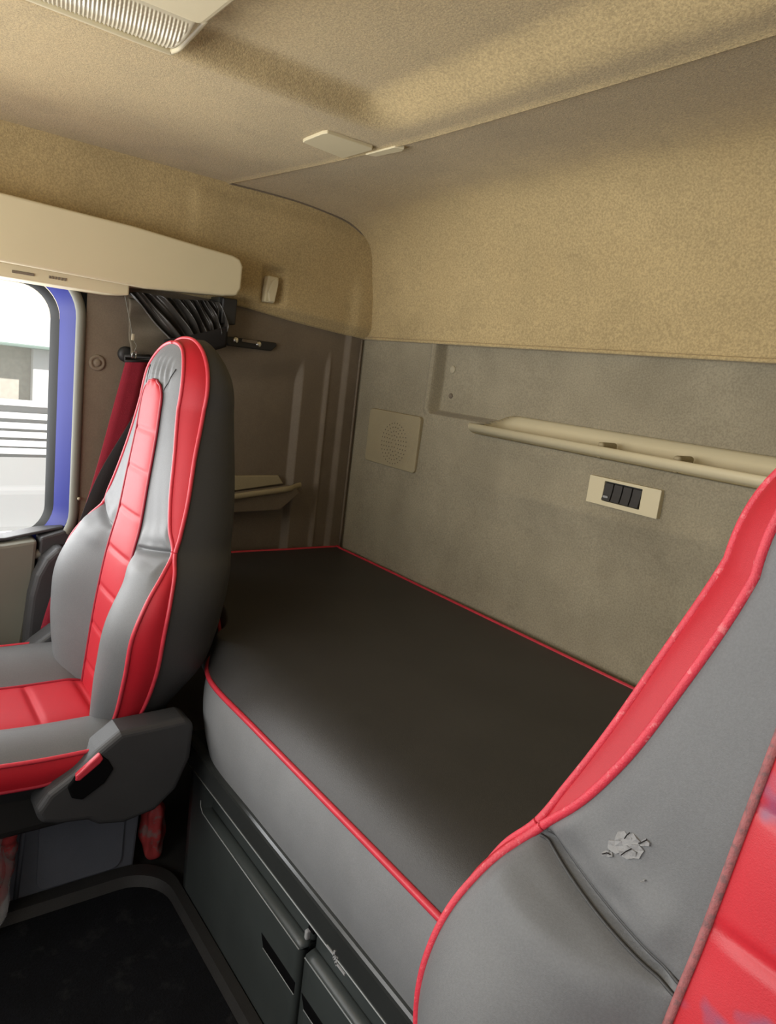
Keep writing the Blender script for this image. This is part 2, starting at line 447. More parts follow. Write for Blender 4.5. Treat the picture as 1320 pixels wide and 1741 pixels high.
# ================================================================== BUNK
cab = thing('storage_cabinet', (1.3, -0.4, 0.0), 'glossy black storage base under the bunk mattress with top rail and fronts', 'cabinet')
box('carcass', (0.565, -0.675, 0.0), (XR - 0.02, -0.10, 0.352), 'cabinet', cab, bv=0.003)
prism('top_rail', [(-0.733, 0.350), (-0.735, 0.352), (-0.735, 0.394), (-0.7335, 0.399), (-0.730, 0.4025), (-0.725, 0.404), (-0.714, 0.404), (-0.705, 0.398), (-0.70, 0.398), (-0.10, 0.398), (-0.10, 0.352)], 'x', 0.553, XR - 0.01, 'gloss', cab, bv=0.003, seg=3)
def front_panel(x0, x1, s0, s1, m):
    # panel with finger recess at the top and a slot grip
    def P(x, z):
        y = -0.703
        y += 0.020 * ss(0.2515, 0.2555, z) * (ss(x0 + 0.055, x0 + 0.075, x) if s0 else 1)
        y += 0.006 * ss(0.318, 0.322, z)
        return (x, y, z)
    zs = sorted(set(lsp(0.012, 0.348, 60) + lsp(0.249, 0.258, 8) + lsp(0.316, 0.324, 6)))
    xs_ = sorted(set(lsp(x0, x1, 30) + lsp(x0 + 0.05, x0 + 0.08, 8)))
    g = grid('cabinet_front', P, xs_, zs, m, cab)
    md = g.modifiers.new('thickness', 'SOLIDIFY'); md.thickness = 0.018; md.offset = 0
    return g
front_panel(0.570, 1.064, 1, 0, 'cabinet')
front_panel(1.082, 1.60, 0, 0, 'cabinet')
front_panel(1.615, 2.19, 0, 0, 'cabinet')
for (a, b) in ((0.935, 1.062), (1.084, 1.25)):
    prism('grip_slot', [(a, 0.186), (b, 0.186), (b, 0.163), (a + 0.012, 0.163)], 'y', -0.7130, -0.7085, 'void', cab, bv=0.001)
    tube('grip_edge', [(a + 0.012, -0.7130, 0.1625), (b, -0.7130, 0.1625)], 0.0009, 'edge', cab, seg=6)
tube('panel_edge', [(0.630, -0.7125, 0.275), (0.633, -0.7125, 0.262), (0.645, -0.7125, 0.2535), (0.70, -0.7125, 0.2525), (1.063, -0.7125, 0.2525)], 0.0013, 'edge', cab, seg=6)
tube('panel_edge', [(1.083, -0.7125, 0.2525), (1.60, -0.7125, 0.2525)], 0.0013, 'edge', cab, seg=6)
box('latch', (1.054, -0.700, 0.262), (1.063, -0.690, 0.280), 'greyout', cab, bv=0.003)
tube('rail_edge', [(0.556, -0.7355, 0.354), (1.2, -0.7355, 0.354), (2.2, -0.7355, 0.354)], 0.0012, 'edge', cab, seg=6)
box('latch_gap', (1.056, -0.694, 0.280), (1.073, -0.684, 0.315), 'void', cab, bv=0.001)
# printed latch mark: two strokes and a small zigzag
mk = []
def stroke(a, b, wd=0.0016):
    a = Vector((a[0], 0, a[1])); b = Vector((b[0], 0, b[1])); d = (b - a).normalized(); n = Vector((-d.z, 0, d.x)) * wd
    return [a + n, b + n, b - n, a - n]
V = []; Fc = []
for a, b in (((1.118, 0.3495), (1.143, 0.3495)), ((1.139, 0.357), (1.139, 0.343)), ((1.139, 0.343), (1.147, 0.352)), ((1.147, 0.352), (1.147, 0.338)), ((1.143, 0.3415), (1.170, 0.3415))):
    q = stroke((a[0] + 0.052, a[1]), (b[0] + 0.052, b[1])); k = len(V)
    V += [(p.x, -0.7365, p.z + 0.006) for p in q]; V += [(p.x, -0.7345, p.z + 0.006) for p in q]
    Fc += [(k, k + 1, k + 2, k + 3), (k, k + 1, k + 5, k + 4), (k + 1, k + 2, k + 6, k + 5), (k + 2, k + 3, k + 7, k + 6), (k + 3, k, k + 4, k + 7)]
from_data('printed_mark', V, Fc, 'greyout', cab, smooth=False)

# ---- mattress
mt = thing('bunk_mattress', (1.3, -0.4, 0.40), 'black leatherette bunk mattress with grey front and red piped edge', 'mattress')
ol = [(0.004, -0.03), (0.004, -0.20), (0.006, -0.42), (0.06, -0.52), (0.22, -0.585), (0.42, -0.625), (0.535, -0.665), (0.600, -0.718), (0.70, -0.750),
      (0.90, -0.752), (1.2, -0.752), (1.46, -0.752), (1.53, -0.750), (1.61, -0.705), (1.67, -0.660), (1.78, -0.610), (1.98, -0.570), (2.14, -0.51), (2.194, -0.42), (2.195, -0.20), (2.195, -0.03), (2.15, -0.012), (1.6, -0.006), (1.0, -0.006), (0.5, -0.006), (0.05, -0.010)]
OL = cr(ol, 8, True)
# fine evenly spaced outline
nO = len(OL)
def nrm_at(i):
    t = OL[(i + 1) % nO] - OL[i - 1]; t = t / (np.linalg.norm(t) + 1e-9)
    return np.array([-t[1], t[0]])      # inward for this orientation
cen = np.array([1.2, -0.36])
NR = []
for i in range(nO):
    n_ = nrm_at(i)
    if np.dot(cen - OL[i], n_) < 0: n_ = -n_
    NR.append(n_)
for _ in range(6): NR = [(NR[i - 1] + NR[i] * 2 + NR[(i + 1) % nO]) / np.linalg.norm(NR[i - 1] + NR[i] * 2 + NR[(i + 1) % nO]) for i in range(nO)]
def zp(i):
    y = OL[i][1]; return 0.640 - 0.062 * ss(-0.55, -0.72, y) if False else 0.640 - 0.062 * (1 - ss(-0.72, -0.56, y))
def loop(inset, zf): return [(OL[i][0] + NR[i][0] * inset, OL[i][1] + NR[i][1] * inset, zf(i)) for i in range(nO)]
def rings(name, L_, m, cap, parent):
    V = [p for l in L_ for p in l]; Fc = []
    for j in range(len(L_) - 1):
        for i in range(nO):
            i2 = (i + 1) % nO; Fc.append((j * nO + i, j * nO + i2, (j + 1) * nO + i2, (j + 1) * nO + i))
    o = from_data(name, V, Fc, m, parent)
    if cap:      # fill the middle with a flat sheet of triangles lying on the last loop
        bm = bmesh.new(); bm.from_mesh(o.data)
        zmax = max(v.co.z for v in bm.verts)
        es = [e for e in bm.edges if e.is_boundary and min(e.verts[0].co.z, e.verts[1].co.z) > zmax - 1e-4]
        bmesh.ops.triangle_fill(bm, use_beauty=True, edges=es, normal=(0, 0, 1))
        for f in bm.faces: f.smooth = True
        bmesh.ops.recalc_face_normals(bm, faces=bm.faces)
        bm.to_mesh(o.data); bm.free()
    return o
side = [loop(0.004 if k else 0.012, lambda i, k=k: 0.402 + (zp(i) - 0.402) * k / 8) for k in range(0)]
side = []
for k in range(9):
    t = k / 8.0
    bl = 0.026 * (1 - t) ** 1.6 + 0.012 * t - 0.006 * math.sin(math.pi * t)
    side.append([(p[0], p[1], p[2]) for p in loop(bl, lambda i: 0.404 + (zp(i) - 0.404) * t)])
rings('mattress_side', side, 'mattress_side', False, mt)
KI = [0.12 + 0.88 * (1 - ss(-0.748, -0.735, OL[i][1])) for i in range(nO)]
for _ in range(14): KI = [min(0.25 * (KI[i - 1] + 2 * KI[i] + KI[(i + 1) % nO]), 1.0) for i in range(nO)]
def tloop(d):
    t = min(d / 0.13, 1.0); f = 1 - (1 - t) ** 3.4
    return [(OL[i][0] + NR[i][0] * (0.012 + d * KI[i]), OL[i][1] + NR[i][1] * (0.012 + d * KI[i]), zp(i) + (0.642 - zp(i)) * f) for i in range(nO)]
top = [tloop(0.13 * (k / 20.0) ** 1.5) for k in range(21)]
rings('mattress_top', top, 'mattress', True, mt)
tube('piping', [(OL[i][0] + NR[i][0] * 0.011, OL[i][1] + NR[i][1] * 0.011, zp(i)) for i in range(nO)], 0.0055, 'pipe', mt, seg=8, closed=True)

# ================================================================== REAR WALL FITTINGS
sp = thing('speaker_grille', (0.22, 0.0, 0.94), 'square beige speaker cover on the grey rear wall near the corner', 'speaker')
c4 = [onY(632, 693, -0.004), onY(716, 709, -0.004), onY(709, 808, -0.004), onY(623, 780, -0.004)]
x0, x1 = (c4[0][0] + c4[3][0]) / 2, (c4[1][0] + c4[2][0]) / 2
z1, z0 = (c4[0][2] + c4[1][2]) / 2, (c4[2][2] + c4[3][2]) / 2
plate = prism('cover_plate', rrect(x0, z0, x1, z1, 0.012), 'y', -0.010, 0.004, 'speaker', sp, bv=0.003)
V = []; Fc = []
cx, cz = (x0 + x1) / 2 + 0.015, (z0 + z1) / 2 - 0.01
for rr_, nn in ((0.012, 6), (0.024, 12), (0.036, 18), (0.048, 24), (0.060, 30)):
    for k in range(nn):
        t = 2 * math.pi * k / nn; px_, pz_ = cx + rr_ * math.cos(t), cz + rr_ * math.sin(t); b = len(V)
        for q in range(6):
            V.append((px_ + 0.0022 * math.cos(q * math.pi / 3), -0.0108, pz_ + 0.0022 * math.sin(q * math.pi / 3)))
        Fc.append(tuple(range(b, b + 6)))
md = from_data('grille_holes', V, Fc, 'brown', sp, smooth=False); md['kind'] = 'stuff'

# long storage tray in the rear wall
sh = thing('storage_tray', (1.3, 0.0, ZL - 0.02), 'long cream trough shelf set into the grey rear wall above the switches', 'shelf')
xe = 2.18
def liner(x, k):
    t = tray_top(x) + 0.002
    P = [(0.030, ZL + t), (0.036, ZL + t - 0.001), (0.048, ZL + t - 0.006), (0.054, ZL + t * 0.5 - 0.006), (0.056, ZL - 0.012), (0.050, ZL - 0.018), (0.0, ZL - 0.019), (-0.020, ZL - 0.019)]
    e = ss(0.0, 0.05, x - XL)
    p = P[k]; return (x, -0.02 + (p[0] + 0.02) * (0.45 + 0.55 * e), p[1])
grid('tray_liner', liner, sorted(set(lsp(XL, XL + 0.15, 30) + lsp(XL + 0.15, xe, 30))), list(range(8)), 'cream', sh)
lp_ = cr([(-0.010, ZL - 0.019), (-0.025, ZL - 0.013), (-0.031, ZL - 0.005), (-0.030, ZL + 0.003), (-0.026, ZL + 0.006), (-0.021, ZL + 0.003), (-0.017, ZL - 0.010), (-0.006, ZL - 0.019)], 4, True)
prism('tray_lip', [tuple(p) for p in lp_], 'x', XL, xe, 'cream', sh, bv=0)
for f in sh.children[-1].data.polygons: f.use_smooth = len(f.vertices) == 4
for (px_, py_) in ((1040, 757), (1170, 781)):
    q = onY(px_, py_, 0.02)
    bevel(box('divider_stub', (q[0] - 0.010, -0.018, ZL - 0.020), (q[0] + 0.006, 0.036, ZL + 0.014), 'speaker', sh, bv=0), 0.006, 3)

# switch panel
sw = thing('switch_panel', (1.03, 0.0, 1.0), 'cream plate with four black rocker switches on the rear wall', 'switch panel')
c4 = [onY(1006, 807, -0.006), onY(1127, 833, -0.006), onY(1120, 885, -0.006), onY(1000, 850, -0.006)]
x0, x1 = (c4[0][0] + c4[3][0]) / 2, (c4[1][0] + c4[2][0]) / 2
z1, z0 = (c4[0][2] + c4[1][2]) / 2, (c4[2][2] + c4[3][2]) / 2
hx0, hx1 = x0 + 0.23 * (x1 - x0), x0 + 0.755 * (x1 - x0)
hz0, hz1 = z0 + 0.17 * (z1 - z0), z1 - 0.11 * (z1 - z0)
V = []; Fc = []
for yy in (-0.012, 0.004):
    V += [(x0, yy, z0), (x1, yy, z0), (x1, yy, z1), (x0, yy, z1), (hx0, yy, hz0), (hx1, yy, hz0), (hx1, yy, hz1), (hx0, yy, hz1)]
for b in (0, 8):
    Fc += [(b, b + 1, b + 5, b + 4), (b + 1, b + 2, b + 6, b + 5), (b + 2, b + 3, b + 7, b + 6), (b + 3, b, b + 4, b + 7)]
for i in range(4):
    j = (i + 1) % 4; Fc += [(i, j, 8 + j, 8 + i), (4 + i, 4 + j, 12 + j, 12 + i)]
bevel(from_data('face_plate', V, Fc, 'cream', sw, smooth=False), 0.0015)
box('switch_well', (hx0 + 0.0005, -0.004, hz0 + 0.0005), (hx1 - 0.0005, 0.003, hz1 - 0.0005), 'rubber', sw, bv=0)
pw = (hx1 - hx0) / 4
for k in range(4):
    a = hx0 + pw * k + 0.0012; b = a + pw - 0.0026
    h = hz1 - hz0
    pr = [(-0.0035, hz0 + 0.002), (-0.017, hz0 + 0.002), (-0.0135, hz0 + 0.35 * h), (-0.0115, hz0 + 0.6 * h), (-0.0105, hz1 - 0.003), (-0.0035, hz1 - 0.003)]
    rk = prism('rocker', pr, 'x', a, b, 'rocker', sw, bv=0.0012)
    if k == 0:
        prism('lamp_symbol', rrect(a + 0.004, hz0 + 0.008, b - 0.004, hz0 + 0.0125, 0.002), 'y', -0.0172, -0.0155, 'greyout', sw, bv=0)

def plug(px_, py_, r, m, label):
    q = onY(px_, py_, 0.032)
    o = disc('trim_plug', (q[0], yrear(q[0], q[2]) - 0.0005, q[2]), (0, -1, 0), [(r * 1.25, -0.001), (r * 1.2, 0.0015), (r * 0.75, 0.004), (r * 0.6, 0.0032), (r * 0.3, 0.003)], m)
    return tag(o, label, 'plug')
plug(768, 628, 0.009, 'screw', 'pale round trim plug, upper of two beside the step in the rear wall')
plug(765, 673, 0.006, 'brown', 'dark round trim plug, lower of two beside the step in the rear wall')

# ================================================================== CEILING FITTINGS
def ceil_plate(name, pp, zc, dep, m, label):
    P = [onZ(a, b, zc) for a, b in pp]
    o = prism(name, [(p[0], p[1]) for p in P], 'z', zc - dep, zc + 0.004, m, bv=0.0015)
    return tag(o, label, 'cover plate')
ceil_plate('cover_plate', [(515, 238), (519, 235), (549, 223), (557, 222), (634, 248), (634, 251), (585, 265), (580, 264)], 1.654, 0.005, 'cream', 'large cream cover plate on the ceiling in front of the seam')
P = [onZ(a, b, 1.654) for a, b in ((622, 260), (672, 247), (688, 250), (684, 254), (640, 263))]
tag(prism('cover_plate', [(p[0], p[1]) for p in P], 'z', 1.650, 1.659, 'cream', bv=0.001), 'narrow cream clip cover on the ceiling behind the large plate', 'cover plate')
lp = thing('ceiling_lamp', (0.85, -1.1, 1.655), 'clear ribbed interior lamp with cream housing on the ceiling', 'ceiling lamp')
def lens(x, y):
    k = math.sin(math.pi * min(max((x - 0.745) / 0.125, 0), 1)) ** 0.5
    e = min(1, max(0, (-0.905 - y) / 0.012)) ** 0.5
    z = 1.662 - 0.026 * k * e + (0.0016 * math.sin(y * 1150 + x * 250) if 0.762 < x < 0.858 and y < -0.922 else 0)
    return (x, y, z)
grid('lens', lens, lsp(0.745, 0.870, 110), [-0.905 - 0.012 * i / 8 for i in range(9)] + lsp(-0.92, -1.16, 170) + lsp(-1.165, -1.35, 20), 'lens', lp)
prism('lamp_base', rrect(0.750, -1.35, 0.866, -0.910, 0.006), 'z', 1.657, 1.668, 'cream', lp, bv=0.001)
pts = cr([(0.742, -1.36, 1.652), (0.742, -1.1, 1.650), (0.742, -0.93, 1.648), (0.75, -0.903, 1.650), (0.80, -0.900, 1.655), (0.865, -0.900, 1.662)], 8)
tube('bezel', pts, 0.005, 'cream', lp, seg=8)
prism('housing', rrect(0.880, -1.40, 1.22, -0.908, 0.02), 'z', 1.640, 1.712, 'cream', lp, bv=0.012, seg=4)
prism('bulb', rrect(0.79, -1.25, 0.805, -1.0, 0.005), 'z', 1.642, 1.655, 'white', lp, bv=0.002)

# ================================================================== SIDE WALL FITTINGS
# header storage box over the window
hd = thing('header_box', (0.08, -1.0, 1.35), 'long cream storage box over the side window with tapered rounded end', 'storage box')
hp = [(-2.0, 1.500), (-1.042, 1.489), (-0.763, 1.480), (-0.604, 1.468), (-0.515, 1.462), (-0.495, 1.456), (-0.486, 1.440), (-0.487, 1.385), (-0.497, 1.366), (-0.534, 1.360), (-0.728, 1.346), (-1.04, 1.351), (-2.0, 1.360)]
prism('box_front', hp, 'x', 0.112, 0.140, 'cream', hd, bv=0.006, seg=3)
hb = [(-2.0, 1.498), (-1.042, 1.487), (-0.70, 1.474), (-0.54, 1.458), (-0.52, 1.380), (-0.54, 1.362), (-0.728, 1.350), (-1.04, 1.354), (-2.0, 1.362)]
prism('box_body', hb, 'x', 0.0, 0.112, 'cream', hd, bv=0.006)
prism('bottom_rail', [(-2.0, 1.326), (-1.05, 1.322), (-0.79, 1.322), (-0.755, 1.326), (-0.755, 1.352), (-1.04, 1.355), (-2.0, 1.362)], 'x', -0.01, 0.096, 'cream', hd, bv=0.004)
for a, b in ((-1.01, -0.965),):
    box('rail_slot', (0.0955, a, 1.334), (0.0985, b, 1.340), 'brown', hd, bv=0.001)
for k in range(6):
    box('embossed_mark', (0.0955, -0.935 + 0.0065 * k, 1.335), (0.098, -0.9305 + 0.0065 * k, 1.341), 'brown', hd, bv=0.0005)

# coat hook
hk = thing('coat_hook', (0.02, -0.33, 1.36), 'cream fold-out coat hook recessed in the tan side panel', 'hook')
q = [onX(a, b, 0.040) for a, b in ((457, 468), (475, 472), (474, 486), (467, 516), (450, 513), (453, 490))]
prism('hook_plate', [(p[1], p[2]) for p in q], 'x', 0.014, 0.040, 'cream', hk, bv=0.004, seg=3)
q = [onX(a, b, 0.046) for a, b in ((456, 497), (463, 478), (470, 473), (474, 476), (473, 487), (467, 514), (458, 513))]
prism('hook_lever', [(p[1], p[2]) for p in q], 'x', 0.034, 0.048, 'cream', hk, bv=0.003, seg=3)

# reading lamp
rl = thing('reading_lamp', (0.0, -0.38, 1.25), 'slim dark reading lamp with chrome reflectors on the side wall', 'lamp')
q = [onX(a, b, 0.004) for a, b in ((381, 571), (470, 583), (471, 588), (461, 597), (389, 588), (381, 577))]
prism('lamp_body', [(p[1], p[2]) for p in q], 'x', -0.03, 0.006, 'black', rl, bv=0.003)
for a, b, c in ((402, 578, 0.011), (441, 585, 0.011)):
    p = onX(a, b, 0.008); disc('reflector', (0.004, p[1], p[2]), (1, 0, 0.1), [(0.010, 0.0), (0.008, 0.0022), (0.005, 0.0036), (0.0015, 0.0042)], 'metal', rl, seg=16)
q = [onX(a, b, 0.010) for a, b in ((413, 576), (438, 579), (437, 585), (412, 581))]
prism('lamp_switch', [(p[1], p[2]) for p in q], 'x', 0.003, 0.012, 'brown', rl, bv=0.001)

# round plug on pillar
p = onX(166, 617, 0.0)
o = disc('trim_plug', (xside(p[1], p[2]) - 0.001, p[1], p[2]), (1, 0, 0), [(0.021, 0.0), (0.020, 0.004), (0.014, 0.006), (0.012, 0.003), (0.009, 0.003), (0.008, 0.007), (0.004, 0.0075)], 'brown')
tag(o, 'round trim plug on the grey pillar between window and seat belt', 'plug')

# side pocket behind the far seat
pk = thing('side_pocket', (0.0, -0.30, 0.78), 'low storage pocket with pale lip on the side wall behind the far seat', 'pocket')
def plip(t, k):
    y = -0.52 + 0.345 * t
    zc_ = 0.800 + 0.045 * t
    xx = 0.030 - 0.028 * ss(0.82, 1.0, t)
    return (xx + 0.007 * math.cos(k), y, zc_ + 0.009 * math.sin(k))
grid('pocket_lip', plip, lsp(0, 1, 24), [2 * math.pi * i / 10 for i in range(11)], 'speaker', pk)
prism('pocket_front', [(-0.52, 0.76), (-0.52, 0.80), (-0.20, 0.84), (-0.185, 0.825), (-0.25, 0.77)], 'x', -0.03, 0.024, 'brown', pk, bv=0.004)
prism('pocket_back', [(-0.52, 0.80), (-0.52, 0.862), (-0.235, 0.868), (-0.215, 0.842)], 'x', -0.045, -0.032, 'speaker', pk, bv=0.003)

# black bracket holding the curtain
br = thing('curtain_bracket', (0.03, -0.46, 1.29), 'small black plastic bracket clamping the end of the curtain', 'bracket')
q = [onX(a, b, 0.075) for a, b in ((379, 506), (404, 509), (400, 553), (375, 550))]
prism('bracket_block', [(p[1], p[2]) for p in q], 'x', 0.0, 0.078, 'black', br, bv=0.004, seg=3)
q = [onX(a, b, 0.06) for a, b in ((371, 504), (380, 505), (376, 551), (368, 546))]
prism('clamp_plate', [(p[1], p[2]) for p in q], 'x', 0.0, 0.066, 'gloss', br, bv=0.002)

# curtain
cu = thing('curtain', (0.05, -0.6, 1.2), 'gathered black curtain bunched beside the bracket above the far seat', 'curtain')
def drape(u, v):
    # u across the top rail, v downwards into the gather
    yt = -0.748 + 0.236 * u; yb = -0.600 + 0.098 * u ** 0.8
    e = v ** 0.9
    y = yt * (1 - e) + yb * e + 0.012 * math.sin(math.pi * v)
    z = (1.336 + 0.010 * u + 0.003 * math.sin(9 * u)) * (1 - v) + (1.205 + 0.03 * u) * v - 0.022 * math.sin(math.pi * v) * (1 - u)
    f = u + 0.05 * math.sin(7 * u + 1.0) + 0.02 * math.sin(4 * v + 9 * u)
    x = 0.055 + 0.015 * math.sin(f * 44) * (0.45 + 0.7 * math.sin(math.pi * v)) + 0.007 * math.sin(f * 97 + 3 * v) + 0.014 * math.sin(math.pi * v) + 0.004 * math.sin(13 * v + 20 * u)
    return (x, y, z)
grid('drape', drape, lsp(0, 1, 200), lsp(0, 1, 40), 'curtain', cu, thick=0.0012)
def flap(u, v):
    y = -0.735 + 0.135 * u + 0.012 * v; z = 1.325 - 0.15 * v
    return (0.022 + 0.005 * math.sin(5 * u + 9 * v) + 0.004 * math.sin(17 * v), y, z)
grid('flap', flap, lsp(0, 1, 24), lsp(0, 1, 30), 'flap', cu, thick=0.0015)
def tie(t, s):
    a = np.array([0.095, -0.665, 1.205]); b = np.array([0.10, -0.58, 1.228]); c = np.array([0.085, -0.492, 1.262])
    p = (1 - t) ** 2 * a + 2 * t * (1 - t) * b + t * t * c
    return (p[0] + 0.004 * math.sin(s * math.pi), p[1], p[2] + (s - 0.5) * 0.055)
grid('tie_band', tie, lsp(0, 1, 24), lsp(0, 1, 6), 'dweb', cu, thick=0.002)
pts = cr([onX(a, b, 0.05) for a, b in ((210, 490), (216, 520), (222, 550), (226, 575), (232, 588), (227, 600))], 6)
tube('cord', pts, 0.0009, 'grey_plastic', cu, seg=6)
p = onX(226, 573, 0.052); box('cord_clip', (0.049, p[1] - 0.003, p[2] - 0.008), (0.055, p[1] + 0.003, p[2] + 0.008), 'screw', cu, bv=0.001)
p = onX(228, 603, 0.052)
tube('cord_hook', [(0.052, p[1] - 0.005, p[2] + 0.008), (0.052, p[1] + 0.005, p[2] + 0.008), (0.052, p[1] + 0.005, p[2] - 0.008), (0.052, p[1] - 0.005, p[2] - 0.008)], 0.0014, 'metal', cu, seg=6, closed=True)

# seat belt
sb = thing('seat_belt', (0.06, -0.75, 0.45), 'dark red seat belt hanging from the pillar beside the far seat', 'seat belt')
def strap(name, L, R_, m, n=24, lift=0.0):
    A = cr(L, 8); B = cr(R_, 8)
    return grid(name, lambda i, s: tuple(A[i] * (1 - s) + B[i] * s + np.array([lift * math.sin(math.pi * s), 0, 0])), list(range(len(A))), [0, 0.33, 0.67, 1], m, sb, thick=0.0016)
strap('webbing', [onX(215, 610, 0.035), onX(190, 702, 0.045), onX(166, 790, 0.06), onX(140, 875, 0.066), onX(106, 962, 0.072), onX(78, 1040, 0.078), onX(48, 1145, 0.082)],
      [onX(252, 611, 0.035), onX(232, 702, 0.045), onX(205, 790, 0.06), onX(180, 875, 0.066), onX(145, 985, 0.072), onX(112, 1050, 0.078), onX(88, 1145, 0.082)], 'webbing')
strap('lap_webbing', [onX(256, 650, 0.105), onX(222, 715, 0.105), onX(165, 812, 0.10), onX(125, 915, 0.098), onX(100, 985, 0.095), onX(92, 1032, 0.093)],
      [onX(262, 690, 0.105), onX(236, 760, 0.105), onX(190, 880, 0.10), onX(160, 950, 0.098), onX(135, 1010, 0.095), onX(118, 1040, 0.093)], 'dweb')
p = onX(218, 603, 0.02)
o = disc('belt_guide', (-0.004, p[1], p[2]), (1, 0, 0), [(0.020, 0), (0.020, 0.008), (0.015, 0.014), (0.008, 0.015)], 'black', sb, seg=20)
tube('guide_loop', [tuple(onX(a, b, 0.034)) for a, b in ((212, 606), (255, 606), (255, 613), (212, 613))], 0.005, 'black', sb, seg=8, closed=True)
p = onX(133, 847, 0.0)
tag(disc('stop_button', (0.0, p[1], p[2]), (1, 0, 0), [(0.004, 0), (0.004, 0.008), (0.002, 0.010)], 'screw', seg=12), 'tiny pale screw head on the pillar left of the belt', 'screw')
# belt reel cover
rc = prism('reel_cover', [tuple(onX(a, b, 0.06)[1:]) for a, b in ((112, 930), (98, 935), (78, 952), (62, 980), (52, 1015), (46, 1060), (42, 1120), (45, 1180), (120, 1180), (125, 1000))], 'x', 0.0, 0.055, 'shell', bv=0.014, seg=4)
tag(rc, 'black rounded belt reel cover between door and far seat', 'cover')

# ================================================================== SEATS
fw = curve1([0.40, 0.45, 0.50, 0.58, 0.675, 0.76, 0.80, 0.832, 0.87, 0.91, 1.01, 1.10, 1.15], [0.14, 0.182, 0.215, 0.255, 0.279, 0.274, 0.258, 0.236, 0.222, 0.208, 0.176, 0.150, 0.138])
def W(z):
    v = fw(z)
    if z > 1.10:
        t = (z - 1.10) / 0.138
        v = fw(1.10) * max(0.0, 1 - t ** 2.3) ** 0.5 if t < 1 else 0.0
    return v
YE = curve1([0.40, 0.5, 0.6, 0.7, 0.76, 0.80, 0.832, 0.87, 0.91, 1.01, 1.1, 1.19, 1.24], [-0.905, -0.90, -0.90, -0.892, -0.866, -0.838, -0.815, -0.812, -0.806, -0.789, -0.777, -0.764, -0.752])
YC = curve1([0.40, 0.5, 0.58, 0.67, 0.76, 0.85, 0.94, 1.03, 1.134, 1.2, 1.24], [-0.885, -0.876, -0.868, -0.857, -0.843, -0.824, -0.812, -0.800, -0.788, -0.770, -0.752])
GG = curve1([0.40, 0.5, 0.6, 0.7, 0.76, 0.80, 0.832, 0.865, 0.91, 1.01, 1.1, 1.19, 1.24], [0.030, 0.044, 0.054, 0.052, 0.036, 0.018, 0.002, 0.012, 0.020, 0.026, 0.036, 0.035, 0.027])
CH = curve1([0.40, 0.80, 0.835, 0.87, 0.92, 1.0, 1.1, 1.16, 1.205, 1.238], [0.004, 0.003, 0.001, 0.016, 0.027, 0.032, 0.034, 0.030, 0.020, 0.0])
ZF = lambda z: z - 0.012 * ss(1.15, 1.238, z)
def WF(z): return max(W(z) - CH(z), 0.0)
YB = curve1([0.36, 0.466, 0.574, 0.714, 0.865, 1.05, 1.17, 1.24], [-0.745, -0.735, -0.706, -0.674, -0.648, -0.646, -0.658, -0.690])
BO = curve1([0.40, 0.5, 0.6, 0.7, 0.78, 0.84, 0.92, 1.05, 1.15, 1.24], [0.03, 0.045, 0.050, 0.045, 0.025, 0.008, 0.006, 0.003, 0.0, 0.0])
STRIPE = curve1([0.40, 0.5, 0.7, 0.85, 1.0, 1.13, 1.2], [0.094, 0.090, 0.083, 0.075, 0.066, 0.058, 0.056])
ZTOP = 1.238
def yfront(u, z):
    w_ = max(WF(z), 1e-4); t = min(abs(u) / w_, 1.0); ts = min(STRIPE(z) / w_, 0.75)
    q = max(0.0, (t - ts) / (1 - ts)); yc, ye, bo = YC(z), YE(z), BO(z)
    off = ye - yc
    if q < 0.62: yl = yc - bo * math.sin(math.pi / 2 * q / 0.62) + min(off, 0) * ss(0.0, 0.62, q) * 0.5
    else:
        y0 = yc - bo + min(off, 0) * 0.5
        k = (q - 0.62) / 0.38
        yl = y0 + (ye - y0) * (1 - math.cos(math.pi / 2 * k)) ** 1.3
    yu = yc + off * t ** 2.6 - 0.010 * math.sin(math.pi * t) * (1 - t) * 0
    b_ = ss(0.008, 0.022, bo)
    y = yl * b_ + yu * (1 - b_)
    if z > 1.125:  # gathered folds over the top of the head
        y += 0.0022 * math.sin(u * 230 + 2 * math.sin(z * 60)) * ss(1.125, 1.15, z) * (1 - ss(1.18, 1.21, z)) * (1 - ss(0.4, 0.75, t))
    if q > 0:      # crease across the waist
        zc = 0.804 + 0.028 * q
        d = z - zc; ed_ = 1 - ss(0.90, 1.0, q)
        y += 0.016 * math.exp(-(d / 0.0055) ** 2) * (0.6 + 0.4 * q) * ss(0.0, 0.12, q) * ed_
        y -= (0.006 * math.exp(-((d - 0.026) / 0.018) ** 2) + 0.007 * math.exp(-((d + 0.030) / 0.022) ** 2)) * ss(0, 0.2, q) * ed_
        y += 0.0011 * math.sin(q * 19 + 20 * d) * math.exp(-abs(d) / 0.05) * ss(0, 0.1, q) * ss(0.004, 0.02, abs(d)) * ed_
    return y
ZS = sorted(set([0.40 + (1.10 - 0.40) * i / 105 for i in range(106)] + [0.79 + 0.06 * i / 40 for i in range(41)] + [1.10 + 0.138 * math.sin(math.pi / 2 * i / 22) for i in range(23)]))

